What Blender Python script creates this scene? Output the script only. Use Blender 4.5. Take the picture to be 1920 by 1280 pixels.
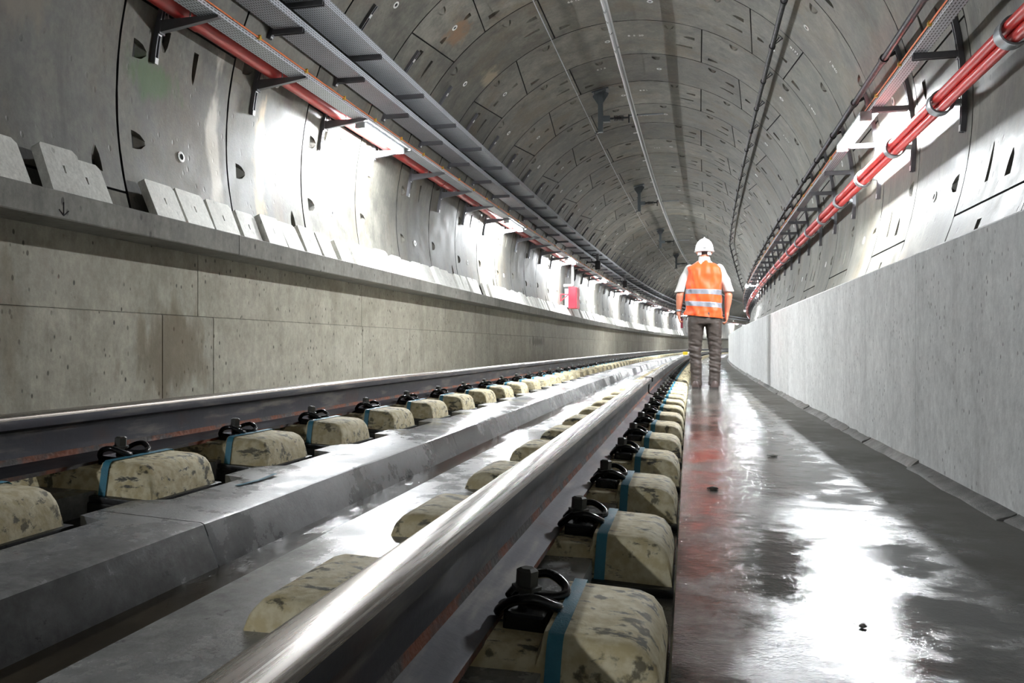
import bpy, bmesh, math, random
import numpy as np
from mathutils import Vector, Matrix, noise as mnoise
random.seed(7)
PI = math.pi
scene = bpy.context.scene
col = scene.collection
for o in list(bpy.data.objects): bpy.data.objects.remove(o)

# ------------------------------------------------------------------ camera, world, exposure
H = 0.513                                   # eye height above the walkway floor
cam_d = bpy.data.cameras.new('camera'); cam = bpy.data.objects.new('camera', cam_d); col.objects.link(cam)
cam.location = (0, 0, H); cam.rotation_euler = (PI/2, 0, math.radians(12.388))
cam_d.sensor_width = 36; cam_d.lens = 1500/1920*36; cam_d.shift_y = 8.655/1920
cam_d.clip_start = 0.02; cam_d.clip_end = 400
scene.camera = cam
w = bpy.data.worlds.new('world'); scene.world = w; w.use_nodes = True
w.node_tree.nodes['Background'].inputs[0].default_value = (0.8, 0.85, 0.9, 1)
w.node_tree.nodes['Background'].inputs[1].default_value = 0.05
scene.view_settings.view_transform = 'Standard'; scene.view_settings.look = 'None'
scene.view_settings.exposure = 0.0; scene.view_settings.gamma = 1.0; scene.view_settings.use_curve_mapping = False
LAMP = 900.0                                 # emission of the tube diffusers

# ------------------------------------------------------------------ the curve of the tunnel
K0, K1 = 0.00059062, 5.37278e-5
SS = np.linspace(-16, 140, 15601); DS = SS[1]-SS[0]
TH = K0*SS + np.where(SS > 0, .5*K1*SS**2, 0)
i0 = int(np.argmin(abs(SS)))
XX = np.cumsum(np.sin(TH))*DS; XX -= XX[i0]
YY = np.cumsum(np.cos(TH))*DS; YY -= YY[i0]
def fr(s): return float(np.interp(s, SS, XX)), float(np.interp(s, SS, YY)), float(np.interp(s, SS, TH))
def W(s, d, z):                             # s along the track, d to the right, z above the eye -> world
    x, y, t = fr(s); return (x + d*math.cos(t), y - d*math.sin(t), z + H)
CD, CZ, CR = -0.964, 1.728, 2.882           # tunnel axis and inner radius
RW, R0 = 1.325, 4.78                        # ring width, one ring joint
S0, S1 = -8.0, 108.0
def lin(d=None, z=None, side=1):
    """d of the lining at height z"""
    return CD + side*math.sqrt(max(0, CR**2 - (z-CZ)**2))
def srange(a, b, near=.33):
    out = [a]; s = a
    while s < b-1e-6:
        s = min(b, s + (near if s < 12 else near*2 if s < 40 else near*4)); out.append(s)
    return out

# ------------------------------------------------------------------ object helpers
def finish(me, smooth):
    if smooth:
        me.shade_smooth()
        try: me.set_sharp_from_angle(angle=math.radians(smooth if smooth > 1 else 38))
        except Exception: pass
def mesh(name, vf, mats, smooth=0, uv=None, mi=None, recentre=True):
    v, f = vf; v = np.array(v, float).reshape(-1, 3)
    c = np.zeros(3)
    if recentre and len(v):
        lo, hi = v.min(0), v.max(0); c = (lo+hi)/2; c[2] = lo[2]; v = v - c
    me = bpy.data.meshes.new(name); me.from_pydata(v.tolist(), [], [list(map(int, q)) for q in f])
    for m in (mats if isinstance(mats, (list, tuple)) else [mats]): me.materials.append(m)
    if uv is not None:
        l = me.uv_layers.new(name='UVMap'); k = 0
        for q in uv:
            for p in q: l.data[k].uv = p; k += 1
    if mi is not None: me.polygons.foreach_set('material_index', mi)
    me.update(); finish(me, smooth)
    return me, Vector(c)
def part(name, vf, mat, parent, smooth=0, uv=None, mi=None):
    me, c = mesh(name, vf, mat, smooth, uv, mi)
    o = bpy.data.objects.new(name, me); col.objects.link(o); o.location = c; o.parent = parent
    return o
def sub(name, vf, mat, prt, smooth=0):
    """sub-part: coordinates are those of the thing, not of the part"""
    me, c = mesh(name, vf, mat, smooth)
    o = bpy.data.objects.new(name, me); col.objects.link(o); o.parent = prt; o.location = c - prt.location
    return o
def tag(o, label=None, cat=None, group=None, kind=None):
    if label: o['label'] = label
    if cat: o['category'] = cat
    if group: o['group'] = group
    if kind: o['kind'] = kind
    return o
def thing(name, label, cat, loc=(0, 0, 0), rot=(0, 0, 0), group=None, kind=None):
    o = bpy.data.objects.new(name, None); col.objects.link(o); o.empty_display_size = .1
    o.location = loc; o.rotation_euler = rot
    return tag(o, label, cat, group, kind)
def single(name, vf, mat, label, cat, group=None, smooth=0, uv=None, mi=None):
    return tag(part(name, vf, mat, None, smooth, uv, mi), label, cat, group)
def kids(o): return [c for c in KID.get(o.name, [])]
KID = {}
def dup(root, loc, rot, label=None, group=None, skip=()):
    r = root.copy(); col.objects.link(r); r.location = loc; r.rotation_euler = rot
    if label: r['label'] = label
    if group: r['group'] = group
    for ch in root.children:
        if ch.name.split('.')[0] in skip: continue
        c = ch.copy(); col.objects.link(c); c.parent = r
        for g in ch.children:
            if g.name.split('.')[0] in skip: continue
            e = g.copy(); col.objects.link(e); e.parent = c
    return r
# ---- shapes: (verts, faces)
def J(*a):
    V, F = [], []
    for v, f in a:
        n = len(V); V += [tuple(p) for p in v]; F += [[i+n for i in q] for q in f]
    return V, F
def tf(vf, loc=(0, 0, 0), rx=0, ry=0, rz=0, sc=1):
    m = Matrix.Translation(loc) @ Matrix.Rotation(rz, 4, 'Z') @ Matrix.Rotation(ry, 4, 'Y') @ Matrix.Rotation(rx, 4, 'X') @ Matrix.Scale(sc, 4)
    return [tuple(m @ Vector(p)) for p in vf[0]], vf[1]
def box(x0, x1, y0, y1, z0, z1, b=0):
    if b <= 0:
        v = [(x, y, z) for z in (z0, z1) for x, y in ((x0, y0), (x1, y0), (x1, y1), (x0, y1))]
        return v, [[3, 2, 1, 0], [4, 5, 6, 7], [0, 1, 5, 4], [1, 2, 6, 5], [2, 3, 7, 6], [3, 0, 4, 7]]
    bm = bmesh.new(); vs = [bm.verts.new(p) for p in box(x0, x1, y0, y1, z0, z1)[0]]
    for q in box(0, 1, 0, 1, 0, 1)[1]: bm.faces.new([vs[i] for i in q])
    bmesh.ops.bevel(bm, geom=bm.edges[:], offset=b, segments=2, profile=.6, affect='EDGES')
    bm.verts.index_update()
    r = [tuple(p.co) for p in bm.verts], [[p.index for p in f.verts] for f in bm.faces]; bm.free(); return r
def grid_faces(n, m, closed_m=True, closed_n=False):
    F = []
    for i in range(n if closed_n else n-1):
        for j in range(m if closed_m else m-1):
            a, b = i*m+j, i*m+(j+1) % m; c, d = ((i+1) % n)*m+(j+1) % m, ((i+1) % n)*m+j
            F.append([a, b, c, d])
    return F
def loft(rings, caps=True):
    n, m = len(rings), len(rings[0]); V = [p for r in rings for p in r]; F = grid_faces(n, m)
    if caps: F.append(list(range(m))[::-1]); F.append([(n-1)*m+j for j in range(m)])
    return V, F
def tube(pts, r, seg=8, caps=True):
    pts = [Vector(p) for p in pts]; rings = []; up = None
    rr = r if isinstance(r, (list, tuple)) else [r]*len(pts)
    for i, p in enumerate(pts):
        t = (pts[min(i+1, len(pts)-1)] - pts[max(i-1, 0)]).normalized()
        if up is None: up = Vector((0, 0, 1)) if abs(t.z) < .9 else Vector((1, 0, 0))
        a = t.cross(up).normalized(); b = a.cross(t).normalized(); up = b
        rings.append([tuple(p + a*(rr[i]*math.cos(2*PI*k/seg)) + b*(rr[i]*math.sin(2*PI*k/seg))) for k in range(seg)])
    return loft(rings, caps)
def lathe(prof, seg=16, axis='Z'):
    rings = [[(r*math.cos(2*PI*k/seg), r*math.sin(2*PI*k/seg), z) for k in range(seg)] for r, z in prof]
    v, f = loft(rings)
    if axis == 'X': v = [(z, y, -x) for x, y, z in v]
    if axis == 'Y': v = [(x, z, -y) for x, y, z in v]
    return v, f
def smoothpts(pts, n=6):
    """Catmull-Rom through the points"""
    P = [Vector(p) for p in pts]; out = []
    for i in range(len(P)-1):
        a, b, c, d = P[max(i-1, 0)], P[i], P[i+1], P[min(i+2, len(P)-1)]
        for k in range(n):
            t = k/n; out.append(.5*((2*b)+(c-a)*t+(2*a-5*b+4*c-d)*t*t+(3*b-a-3*c+d)*t**3))
    return out+[P[-1]]
def sweep(prof, sl, closed=True, caps=True):
    """profile of (d,z) carried along the tunnel; returns vf (world) and uv"""
    m = len(prof); V = []; acc = [0]
    for i in range(m): acc.append(acc[-1]+math.dist(prof[i], prof[(i+1) % m]))
    for s in sl:
        x, y, t = fr(s); c, n = math.cos(t), math.sin(t)
        V += [(x+d*c, y-d*n, z+H) for d, z in prof]
    F = []; UV = []
    for i in range(len(sl)-1):
        for j in range(m if closed else m-1):
            k = (j+1) % m
            F.append([i*m+j, i*m+k, (i+1)*m+k, (i+1)*m+j])
            UV.append([(sl[i], acc[j]), (sl[i], acc[j+1]), (sl[i+1], acc[j+1]), (sl[i+1], acc[j])])
    if caps and closed:
        F.append(list(range(m))[::-1]); UV.append([(0, 0)]*m)
        F.append([(len(sl)-1)*m+j for j in range(m)]); UV.append([(0, 0)]*m)
    return (V, F), UV
def swp(name, prof, sl, mat, parent, smooth=0, closed=True):
    vf, uv = sweep(prof, sl, closed); return part(name, vf, mat, parent, smooth, uv)

# ------------------------------------------------------------------ materials
def srgb(r, g, b):
    f = lambda c: (c/255/12.92 if c/255 <= .04045 else ((c/255+.055)/1.055)**2.4); return (f(r), f(g), f(b), 1)
class G:
    def __init__(s, name):
        s.m = bpy.data.materials.new(name); s.m.use_nodes = True; s.t = s.m.node_tree; s.n = s.t.nodes; s.b = s.n['Principled BSDF']
        s.pos = s.n.new('ShaderNodeNewGeometry').outputs['Position']
    def put(s, sock, v):
        if hasattr(v, 'is_output'): s.t.links.new(v, sock)
        else:
            try: sock.default_value = v
            except Exception: sock.default_value = tuple(v)[:3]
    def node(s, ty, ins=None, **kw):
        n = s.n.new('ShaderNode'+ty)
        for k, v in kw.items(): setattr(n, k, v)
        for k, v in (ins or {}).items(): s.put(n.inputs[k], v)
        return n
    def map(s, vec=None, scale=(1, 1, 1), loc=(0, 0, 0)):
        return s.node('Mapping', {'Vector': vec or s.pos, 'Scale': scale, 'Location': loc}).outputs[0]
    def noise(s, scale, detail=4, vec=None, rough=.55, dist=0):
        return s.node('TexNoise', {'Vector': vec or s.pos, 'Scale': scale, 'Detail': detail, 'Roughness': rough, 'Distortion': dist}).outputs[0]
    def voro(s, scale, vec=None): return s.node('TexVoronoi', {'Vector': vec or s.pos, 'Scale': scale}).outputs['Distance']
    def math(s, op, a, b=0.0, clamp=False):
        n = s.node('Math', {0: a, 1: b}, operation=op); n.use_clamp = clamp; return n.outputs[0]
    def ss(s, v, a, b):                     # ramp a..b -> 0..1
        return s.node('MapRange', {'Value': v, 'From Min': a, 'From Max': b}, interpolation_type='SMOOTHSTEP').outputs[0]
    def mr(s, v, a, b, c, d): return s.node('MapRange', {'Value': v, 'From Min': a, 'From Max': b, 'To Min': c, 'To Max': d}).outputs[0]
    def mix(s, f, a, b, mode='MIX'):
        n = s.node('Mix', data_type='RGBA', blend_type=mode); s.put(n.inputs[0], f); s.put(n.inputs[6], a); s.put(n.inputs[7], b); return n.outputs[2]
    def sep(s, vec=None): return s.node('SeparateXYZ', {0: vec or s.pos}).outputs
    def bump(s, h, strength=.3, dist=.01, normal=None):
        ins = {'Height': h, 'Strength': strength, 'Distance': dist}
        if normal is not None: ins['Normal'] = normal
        return s.node('Bump', ins).outputs[0]
    def out(s, base=None, rough=None, normal=None, metal=None, **kw):
        for k, v in (('Base Color', base), ('Roughness', rough), ('Normal', normal), ('Metallic', metal)):
            if v is not None: s.put(s.b.inputs[k], v)
        for k, v in kw.items(): s.put(s.b.inputs[k], v)
        return s.m
def plain(name, c, rough=.5, metal=0, nscale=18, var=.18, bump=0, **kw):
    g = G(name); n = g.noise(nscale, 3); c = tuple(c)
    dark = tuple(x*(1-var) for x in c[:3])+(1,); lite = tuple(min(1, x*(1+var)) for x in c[:3])+(1,)
    g.out(g.mix(n, dark, lite), g.mr(n, .3, .7, max(0, rough-.08), min(1, rough+.08)), metal=metal, **kw)
    if bump: g.out(normal=g.bump(g.noise(nscale*6, 3), bump, .004))
    return g.m
def concrete(name, ca, cb, rough=.75, streak=.5, pits=.5, rnd=.25, stains=None, scale=1.0, pitscale=14, bumpk=.35, spec=.35, tint=None):
    g = G(name)
    big = g.noise(.8*scale, 5, rough=.6); mid = g.noise(4*scale, 6, rough=.65)
    st = g.noise(5*scale, 5, vec=g.map(scale=(1, 1, .09)), rough=.6)
    f = g.math('ADD', g.math('MULTIPLY', big, .45), g.math('MULTIPLY', mid, .55))
    f = g.ss(f, .34, .66)
    c = g.mix(f, ca, cb)
    dk = tuple(x*.55 for x in ca[:3])+(1,)
    c = g.mix(g.math('MULTIPLY', g.ss(st, .52, .75), streak), c, dk)
    c = g.mix(g.math('MULTIPLY', g.ss(st, .46, .28), streak*.5), c, tuple(min(1, x*1.35) for x in cb[:3])+(1,))
    r = g.node('ObjectInfo').outputs['Random']
    k = g.mr(r, 0, 1, 1-rnd, 1+rnd*.6)
    fn = g.noise(26*scale, 6, vec=g.map(scale=(1, 1, .6)), rough=.78); k = g.math('MULTIPLY', k, g.mr(fn, .3, .7, .76, 1.2))
    if tint:
        tn = g.noise(1.3, 6, vec=g.map(scale=(1, 1, .45), loc=(3, 1, 7)), rough=.65); c = g.mix(g.math('MULTIPLY', g.ss(tn, .48, .66), .55), c, tint)
    c = g.mix(1.0, c, g.node('CombineColor', {0: k, 1: k, 2: k}).outputs[0], 'MULTIPLY')
    pv = g.voro(pitscale, g.map(scale=(1, 1, .55))); pn = g.noise(3.1, 2)
    pm = g.math('MULTIPLY', g.ss(pv, .2, .1), g.ss(pn, .42, .56))
    c = g.mix(g.math('MULTIPLY', pm, pits), c, tuple(x*.18 for x in ca[:3])+(1,))
    for (pt, rad, cc, am) in (stains or []):
        q = g.node('VectorMath', {0: g.pos, 1: tuple(pt)}, operation='SUBTRACT').outputs[0]
        q = g.node('VectorMath', {0: q, 1: tuple(1/x for x in rad)}, operation='MULTIPLY').outputs[0]
        L = g.node('VectorMath', {0: q}, operation='LENGTH').outputs['Value']
        L = g.math('ADD', L, g.mr(g.noise(7, 5, vec=g.map(scale=(1, 1, .35))), .25, .75, -.55, .55))
        c = g.mix(g.math('MULTIPLY', g.ss(L, 1.0, .35), am), c, cc)
    h = g.math('SUBTRACT', g.math('MULTIPLY', g.noise(60*scale, 4), .5), g.math('MULTIPLY', pm, 1.2))
    return g.out(c, g.mr(mid, .3, .7, rough-.12, rough+.1), g.bump(h, bumpk, .006), **{'Specular IOR Level': spec})

STAINS = [(W(5.15, -3.8, 1.93), (.5, .35, .2), srgb(62, 92, 44), .75),
          (W(5.9, -3.8, 1.65), (.16, .13, .75), srgb(205, 198, 185), .75),
          (W(6.62, -3.8, 1.6), (.17, .12, .6), srgb(215, 190, 150), .8),
          (W(9.6, -2.85, 3.95), (.22, .25, .45), srgb(118, 88, 58), .7),
          (W(11.2, -2.85, 3.9), (.3, .25, .16), srgb(150, 138, 114), .6),
          (W(3.9, -3.8, 2.15), (.7, .4, .3), srgb(120, 108, 90), .6)]
M = {}
M['lining'] = concrete('lining_concrete', srgb(74, 73, 68), srgb(122, 120, 111), .62, .6, .2, .3, STAINS, spec=.5, tint=srgb(98, 86, 68))
M['joint'] = plain('joint_gasket', (.012, .012, .012, 1), .8)
M['wallL'] = concrete('beige_wall_concrete', srgb(142, 137, 122), srgb(172, 168, 154), .7, .4, .9, .1, pitscale=20,
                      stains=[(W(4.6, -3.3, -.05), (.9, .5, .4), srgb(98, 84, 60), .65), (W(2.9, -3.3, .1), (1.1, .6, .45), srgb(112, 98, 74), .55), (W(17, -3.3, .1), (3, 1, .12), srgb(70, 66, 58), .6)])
M['ledge'] = concrete('ledge_concrete', srgb(120, 118, 112), srgb(150, 148, 141), .75, .5, .7, .08)
M['wallR'] = concrete('grey_bench_concrete', srgb(208, 209, 208), srgb(228, 229, 228), .7, .35, .75, .05, pitscale=36)
M['cover'] = concrete('pale_cover_concrete', srgb(205, 204, 197), srgb(228, 227, 221), .8, .25, .3, .18, scale=2)
M['white_plastic'] = plain('white_plastic', srgb(215, 215, 212), .4)
def wet(name, ca, cb, r0, r1, pud, bumpk, grain=1.0, spec=.5, matte=None):
    g = G(name)
    big = g.noise(1.1, 5, rough=.6); mid = g.noise(7, 6, rough=.65); fine = g.noise(120, 4, rough=.75)
    c = g.mix(g.ss(g.math('ADD', g.math('MULTIPLY', big, .5), g.math('MULTIPLY', mid, .5)), .36, .64), ca, cb)
    p = g.ss(g.math('ADD', g.math('MULTIPLY', big, .65), g.math('MULTIPLY', mid, .35)), pud, pud+.16)      # 1 = dry
    gr = g.noise(34, 7, rough=.8); kk = g.mr(gr, .3, .7, .7, 1.28)
    c = g.mix(1.0, c, g.node('CombineColor', {0: kk, 1: kk, 2: kk}).outputs[0], 'MULTIPLY')
    c = g.mix(g.math('MULTIPLY', g.ss(g.noise(16, 6, rough=.7), .63, .69), .7), c, tuple(x*.35 for x in ca[:3])+(1,))
    rough = g.math('ADD', g.math('MULTIPLY', p, r1-r0), g.mr(fine, .3, .7, r0-.02, r0+.05))
    if matte:                                  # rougher, less glossy and paler towards the bench wall
        v = g.sep(g.node('UVMap').outputs[0])[1]
        q = g.ss(g.math('ADD', v, g.mr(g.math('ADD', g.math('MULTIPLY', big, .5), g.math('MULTIPLY', mid, .5)), .3, .7, -.22, .22)), matte[0], matte[1])
        rough = g.math('ADD', rough, g.math('MULTIPLY', q, .34)); spec = g.mr(q, 0, 1, spec, spec*.5)
        c = g.mix(q, c, tuple(min(1, x*1.25) for x in cb[:3])+(1,))
    h = g.math('ADD', g.math('MULTIPLY', g.math('ADD', fine, g.math('MULTIPLY', gr, .8)), g.math('ADD', g.math('MULTIPLY', p, .8), .25)), g.math('MULTIPLY', mid, 1.0))
    return g.out(c, rough, g.bump(h, bumpk, .006*grain), **{'Specular IOR Level': spec})
M['floor'] = wet('wet_walkway_concrete', srgb(54, 53, 50), srgb(86, 84, 79), .07, .16, .44, .2, spec=.36, matte=(.58, .86))
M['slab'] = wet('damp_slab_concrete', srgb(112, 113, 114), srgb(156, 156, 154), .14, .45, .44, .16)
M['slab_dark'] = wet('dark_slab_concrete', srgb(58, 58, 58), srgb(90, 90, 90), .16, .45, .46, .1)  # darker slab tone for the bay faces, trough and pit
M['channel'] = wet('channel_mud', srgb(52, 46, 36), srgb(84, 76, 62), .05, .22, .5, .25)
M['fillet'] = concrete('mortar_fillet', srgb(78, 78, 76), srgb(140, 139, 135), .55, .4, .9, .2, scale=4, bumpk=.9)
# rails
def railmat():
    g = G('rail_steel'); n = g.noise(6, 5, vec=g.map(scale=(3, .5, 3))); n2 = g.noise(40, 4)
    c = g.mix(g.ss(n, .5, .68), srgb(66, 66, 72), srgb(108, 104, 100)); c = g.mix(g.math('MULTIPLY', g.ss(g.noise(3.3, 6), .55, .7), .35), c, srgb(92, 66, 52))
    return g.out(c, g.mr(n, .3, .7, .35, .55), g.bump(n2, .2, .003), metal=.75)
M['rail'] = railmat()
g = G('polished_rail_head'); n = g.noise(30, 4, vec=g.map(scale=(6, .06, 6)))
M['railhead'] = g.out(g.mix(n, srgb(122, 110, 100), srgb(190, 184, 178)), g.mr(n, .3, .7, .2, .36), metal=.9)
g = G('rusty_rail_foot'); n = g.noise(9, 6); n2 = g.noise(70, 3)
M['railfoot'] = g.out(g.mix(g.ss(n, .42, .6), srgb(80, 76, 74), srgb(124, 70, 44)), g.mr(n2, .3, .7, .5, .8), g.bump(n2, .5, .004), metal=.3)
g = G('cream_block_concrete'); n = g.noise(5, 6, vec=g.map(g.node('TexCoord').outputs['Object'], (1, 4, 2))); n2 = g.noise(38, 4); oi = g.node('ObjectInfo').outputs
ov = g.node('VectorMath', {0: g.pos, 1: (0, 0, 0)}, operation='ADD').outputs[0]
n3 = g.noise(9, 6, vec=g.map(scale=(1, 2.2, 3)), rough=.7)
c = g.mix(g.ss(n2, .35, .65), srgb(206, 190, 146), srgb(236, 226, 194)); c = g.mix(g.ss(n3, .55, .62), c, srgb(88, 86, 80)); c = g.mix(g.math('MULTIPLY', g.ss(g.noise(21, 5), .58, .66), .85), c, srgb(40, 36, 30))
c = g.mix(g.math('MULTIPLY', oi['Random'], .35), c, srgb(150, 140, 112))
M['block'] = g.out(c, .72, g.bump(n2, .5, .005))
M['boot'] = plain('black_rubber', (.02, .02, .021, 1), .32, bump=.2)
M['tape'] = plain('blue_tape', srgb(62, 132, 156), .42, nscale=40, bump=.3)
M['clip'] = plain('black_spring_steel', (.012, .012, .013, 1), .22, .2)
M['bolt'] = plain('dull_bolt_steel', srgb(92, 92, 88), .5, .6)
M['redpipe'] = plain('red_painted_pipe', srgb(158, 44, 40), .38, nscale=6, var=.12)
M['redduct'] = plain('red_plastic_conduit', srgb(206, 52, 48), .36, nscale=6, var=.1)
M['redbox'] = plain('red_cabinet_paint', srgb(206, 30, 44), .35, nscale=4, var=.08)
def tray(name):
    g = G(name); uv = g.sep(g.node('UVMap').outputs[0]); u, v = uv[0], uv[1]
    fu = g.math('FRACT', g.math('MULTIPLY', u, 1/.045)); fv = g.math('FRACT', g.math('MULTIPLY', v, 1/.022))
    m = g.math('MULTIPLY', g.math('LESS_THAN', g.math('ABSOLUTE', g.math('SUBTRACT', fu, .5)), .33), g.math('LESS_THAN', g.math('ABSOLUTE', g.math('SUBTRACT', fv, .5)), .17))
    n = g.noise(3, 4); c = g.mix(n, srgb(165, 170, 178), srgb(205, 209, 214))
    c = g.mix(m, c, srgb(28, 30, 34))
    return g.out(c, .45, g.bump(g.math('SUBTRACT', 1.0, m), .4, .003), metal=.1)
M['tray'] = tray('perforated_galvanised_steel')
M['galv'] = plain('galvanised_steel', srgb(150, 154, 158), .42, .5, nscale=9)
M['dsteel'] = plain('dark_grey_steel', srgb(106, 106, 110), .5, .15)
M['strutslot'] = plain('bright_bolt_plate', srgb(205, 206, 206), .4, .3)
M['copper'] = plain('copper_cable', srgb(214, 118, 70), .35, .5)
M['brass'] = plain('yellow_cable_clip', srgb(196, 158, 52), .4, .3)
M['alu'] = plain('aluminium_conductor_rail', srgb(186, 188, 190), .35, .6, nscale=5)
M['cable'] = plain('black_cable_sheath', srgb(30, 30, 36), .45)
M['clipblk'] = plain('black_cable_clip', srgb(30, 30, 32), .5)
M['insul'] = plain('dark_insulator', srgb(38, 40, 42), .35)
M['support'] = plain('grey_painted_steel', srgb(86, 92, 96), .5, .1)
M['lampbody'] = plain('lamp_housing', srgb(190, 192, 194), .4, .2)
g = G('lit_tube_diffuser'); g.out((.9, .9, .9, 1), .4); g.b.inputs['Emission Color'].default_value = (.93, .97, 1, 1); g.b.inputs['Emission Strength'].default_value = LAMP
M['lamp'] = g.m
M['lamp_right'] = g.m.copy(); M['lamp_right'].name = 'lit_tube_diffuser_bright'; M['lamp_right'].node_tree.nodes['Principled BSDF'].inputs['Emission Strength'].default_value = LAMP*1.25
M['ink'] = plain('black_marker', srgb(34, 30, 34), .7)
M['stencil'] = plain('white_stencil_paint', srgb(230, 230, 226), .6)
M['yellow'] = plain('yellow_paint', srgb(232, 205, 40), .5)
M['debris'] = plain('dark_stone', srgb(70, 66, 60), .6)
M['greybox'] = plain('plain_grey', srgb(112, 116, 120), .5)

# ------------------------------------------------------------------ ceiling: ring segments with bolt pockets
lining = thing('ceiling', 'curved ceiling of precast grey concrete ring segments with bolt pockets', None, kind='structure')
lining['category'] = 'ceiling'
def seg_mesh(name, a0, b0, a1, b1, sockets=True, fine=True):
    """segment between angle a (u=0) and b (u=1, degrees); index 0 at the ring start, 1 at its end"""
    w_ = RW; gap = .0085; span = abs(b0-a0)
    pk = []                                  # u0,u1,v0,v1,dir
    du = lambda m: m/(CR*math.radians(span))
    if fine:
        if span > 30:
            for u in (.17, .5, .83): pk.append((u-du(.075), u+du(.075), .09, .21, 'v+'))
            pk.append((du(.09), du(.27), .78, .86, 'u+')); pk.append((1-du(.27), 1-du(.09), .30, .38, 'u-'))
            pk.append((1-du(.40), 1-du(.12), .60, .65, 'u-'))
        else:
            pk.append((.5-du(.07), .5+du(.07), .10, .21, 'v+'))
            for v in (.5,): pk.append((.12, .12+du(.15), v, v+.07, 'u+')); pk.append((.88-du(.15), .88, v, v+.07, 'u-'))
    U = {0., 1.}; V = {0., 1.}
    nb = max(4, int(span/4))
    for i in range(1, nb): U.add(i/nb)
    V.add(.5)
    cells = []
    for (u0, u1, v0, v1, d) in pk:
        U = {u for u in U if not (u0-1e-3 < u < u1+1e-3) or u in (0., 1.)}
        V = {v for v in V if not (v0-1e-3 < v < v1+1e-3) or v in (0., 1.)}
    for (u0, u1, v0, v1, d) in pk:
        for k in range(4): U.add(round(u0+(u1-u0)*k/3, 5)); V.add(round(v0+(v1-v0)*k/3, 5))
    U = sorted(U); V = sorted(V)
    gu = gap/(CR*math.radians(span)); gv = gap/w_
    def P(u, v, r=CR):
        uu = gu + u*(1-2*gu); vv = gv+v*(1-2*gv)
        t = (a0+(a1-a0)*vv)*(1-uu) + (b0+(b1-b0)*vv)*uu; t = math.radians(t)
        return (r*math.cos(t), vv*w_, r*math.sin(t))
    vs = []; idx = {}; F = []; MI = []
    def add(p): vs.append(p); return len(vs)-1
    for i, u in enumerate(U):
        for j, v in enumerate(V): idx[i, j] = add(P(u, v))
    skip = {}
    near = lambda L, x: min(range(len(L)), key=lambda k: abs(L[k]-x))
    for (u0, u1, v0, v1, d) in pk:
        i0_, i1_, j0, j1 = near(U, u0), near(U, u1), near(V, v0), near(V, v1)
        for i in range(i0_, i1_):
            for j in range(j0, j1): skip[i, j] = 1
        loop = [(i, j0) for i in range(i0_, i1_)] + [(i1_, j) for j in range(j0, j1)] + [(i, j1) for i in range(i1_, i0_, -1)] + [(i0_, j) for j in range(j1, j0, -1)]
        B = [idx[q] for q in loop]; O = []; Fl = []
        uc, vc, hu, hv = (u0+u1)/2, (v0+v1)/2, (u1-u0)/2*.92, (v1-v0)/2*.92
        for q in loop:
            x = (U[q[0]]-uc)/((u1-u0)/2); y = (V[q[1]]-vc)/((v1-v0)/2)      # square -1..1
            t = {'v+': y, 'v-': -y, 'u+': x, 'u-': -x}[d]; c_ = {'v+': x, 'v-': x, 'u+': y, 'u-': y}[d]
            wid = math.sqrt(max(0, 1-((t+1)/2.02)**2))*.9 + .06
            c_ *= wid
            dep = .095*(1-(t+1)/2)+.001
            x2, y2 = {'v+': (c_, t), 'v-': (c_, -t), 'u+': (t, c_), 'u-': (-t, c_)}[d]
            O.append(add(P(uc+x2*hu, vc+y2*hv))); Fl.append(add(P(uc+x2*hu*.94, vc+y2*hv*.94, CR+dep)))
        n = len(B)
        for k in range(n):
            l = (k+1) % n
            F.append([B[k], B[l], O[l], O[k]]); MI.append(0); F.append([O[k], O[l], Fl[l], Fl[k]]); MI.append(0)
        F.append(Fl); MI.append(0)
    for i in range(len(U)-1):
        for j in range(len(V)-1):
            if (i, j) in skip: continue
            F.append([idx[i, j], idx[i+1, j], idx[i+1, j+1], idx[i, j+1]]); MI.append(0)
    # chamfered edge going back into the joint
    nu, nv = len(U), len(V)
    loop = [(i, 0) for i in range(nu-1)] + [(nu-1, j) for j in range(nv-1)] + [(i, nv-1) for i in range(nu-1, 0, -1)] + [(0, j) for j in range(nv-1, 0, -1)]
    bk = [add(P(U[i], V[j], CR+.045)) for i, j in loop]; n = len(loop)
    for k in range(n):
        l = (k+1) % n; F.append([idx[loop[l]], idx[loop[k]], bk[k], bk[l]]); MI.append(2)
    if sockets:                              # grouting socket in the middle
        uc, vc = .5, .52
        t = math.radians(((a0+a1)/2+(b0+b1)/2)/2)
        e1 = Vector((-math.sin(t), 0, math.cos(t))); e2 = Vector((0, 1, 0)); nn = Vector((-math.cos(t), 0, -math.sin(t)))
        cc = Vector((CR*math.cos(t), vc*w_, CR*math.sin(t)))
        rs = []
        for (r, h) in ((.042, -.004), (.042, .006), (.024, .008), (.022, -.004)):
            rs.append([add(tuple(cc + e1*(r*math.cos(2*PI*k/12)) + e2*(r*math.sin(2*PI*k/12)) + nn*h)) for k in range(12)])
        for a in range(3):
            for k in range(12): F.append([rs[a][k], rs[a][(k+1) % 12], rs[a+1][(k+1) % 12], rs[a+1][k]]); MI.append(1)
        F.append([add(tuple(cc + e1*(.023*math.cos(2*PI*k/12)) + e2*(.023*math.sin(2*PI*k/12)) + nn*.002)) for k in range(12)]); MI.append(2)
    me, _ = mesh(name, (vs, F), [M['lining'], M['white_plastic'], M['joint']], 0, None, MI, recentre=False)
    me.shade_smooth(); me.set_sharp_from_angle(angle=math.radians(20))
    return me
mirr = lambda t: 177-t
PA = [(205, 193.6, 205, 193.6), (193.6, 139, 193.6, 136), (139, 122.2, 136, 125), (122.2, 67.5, 125, 67.5), (67.5, 11.3, 67.5, 11.3), (11.3, -34, 11.3, -34)]
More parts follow.
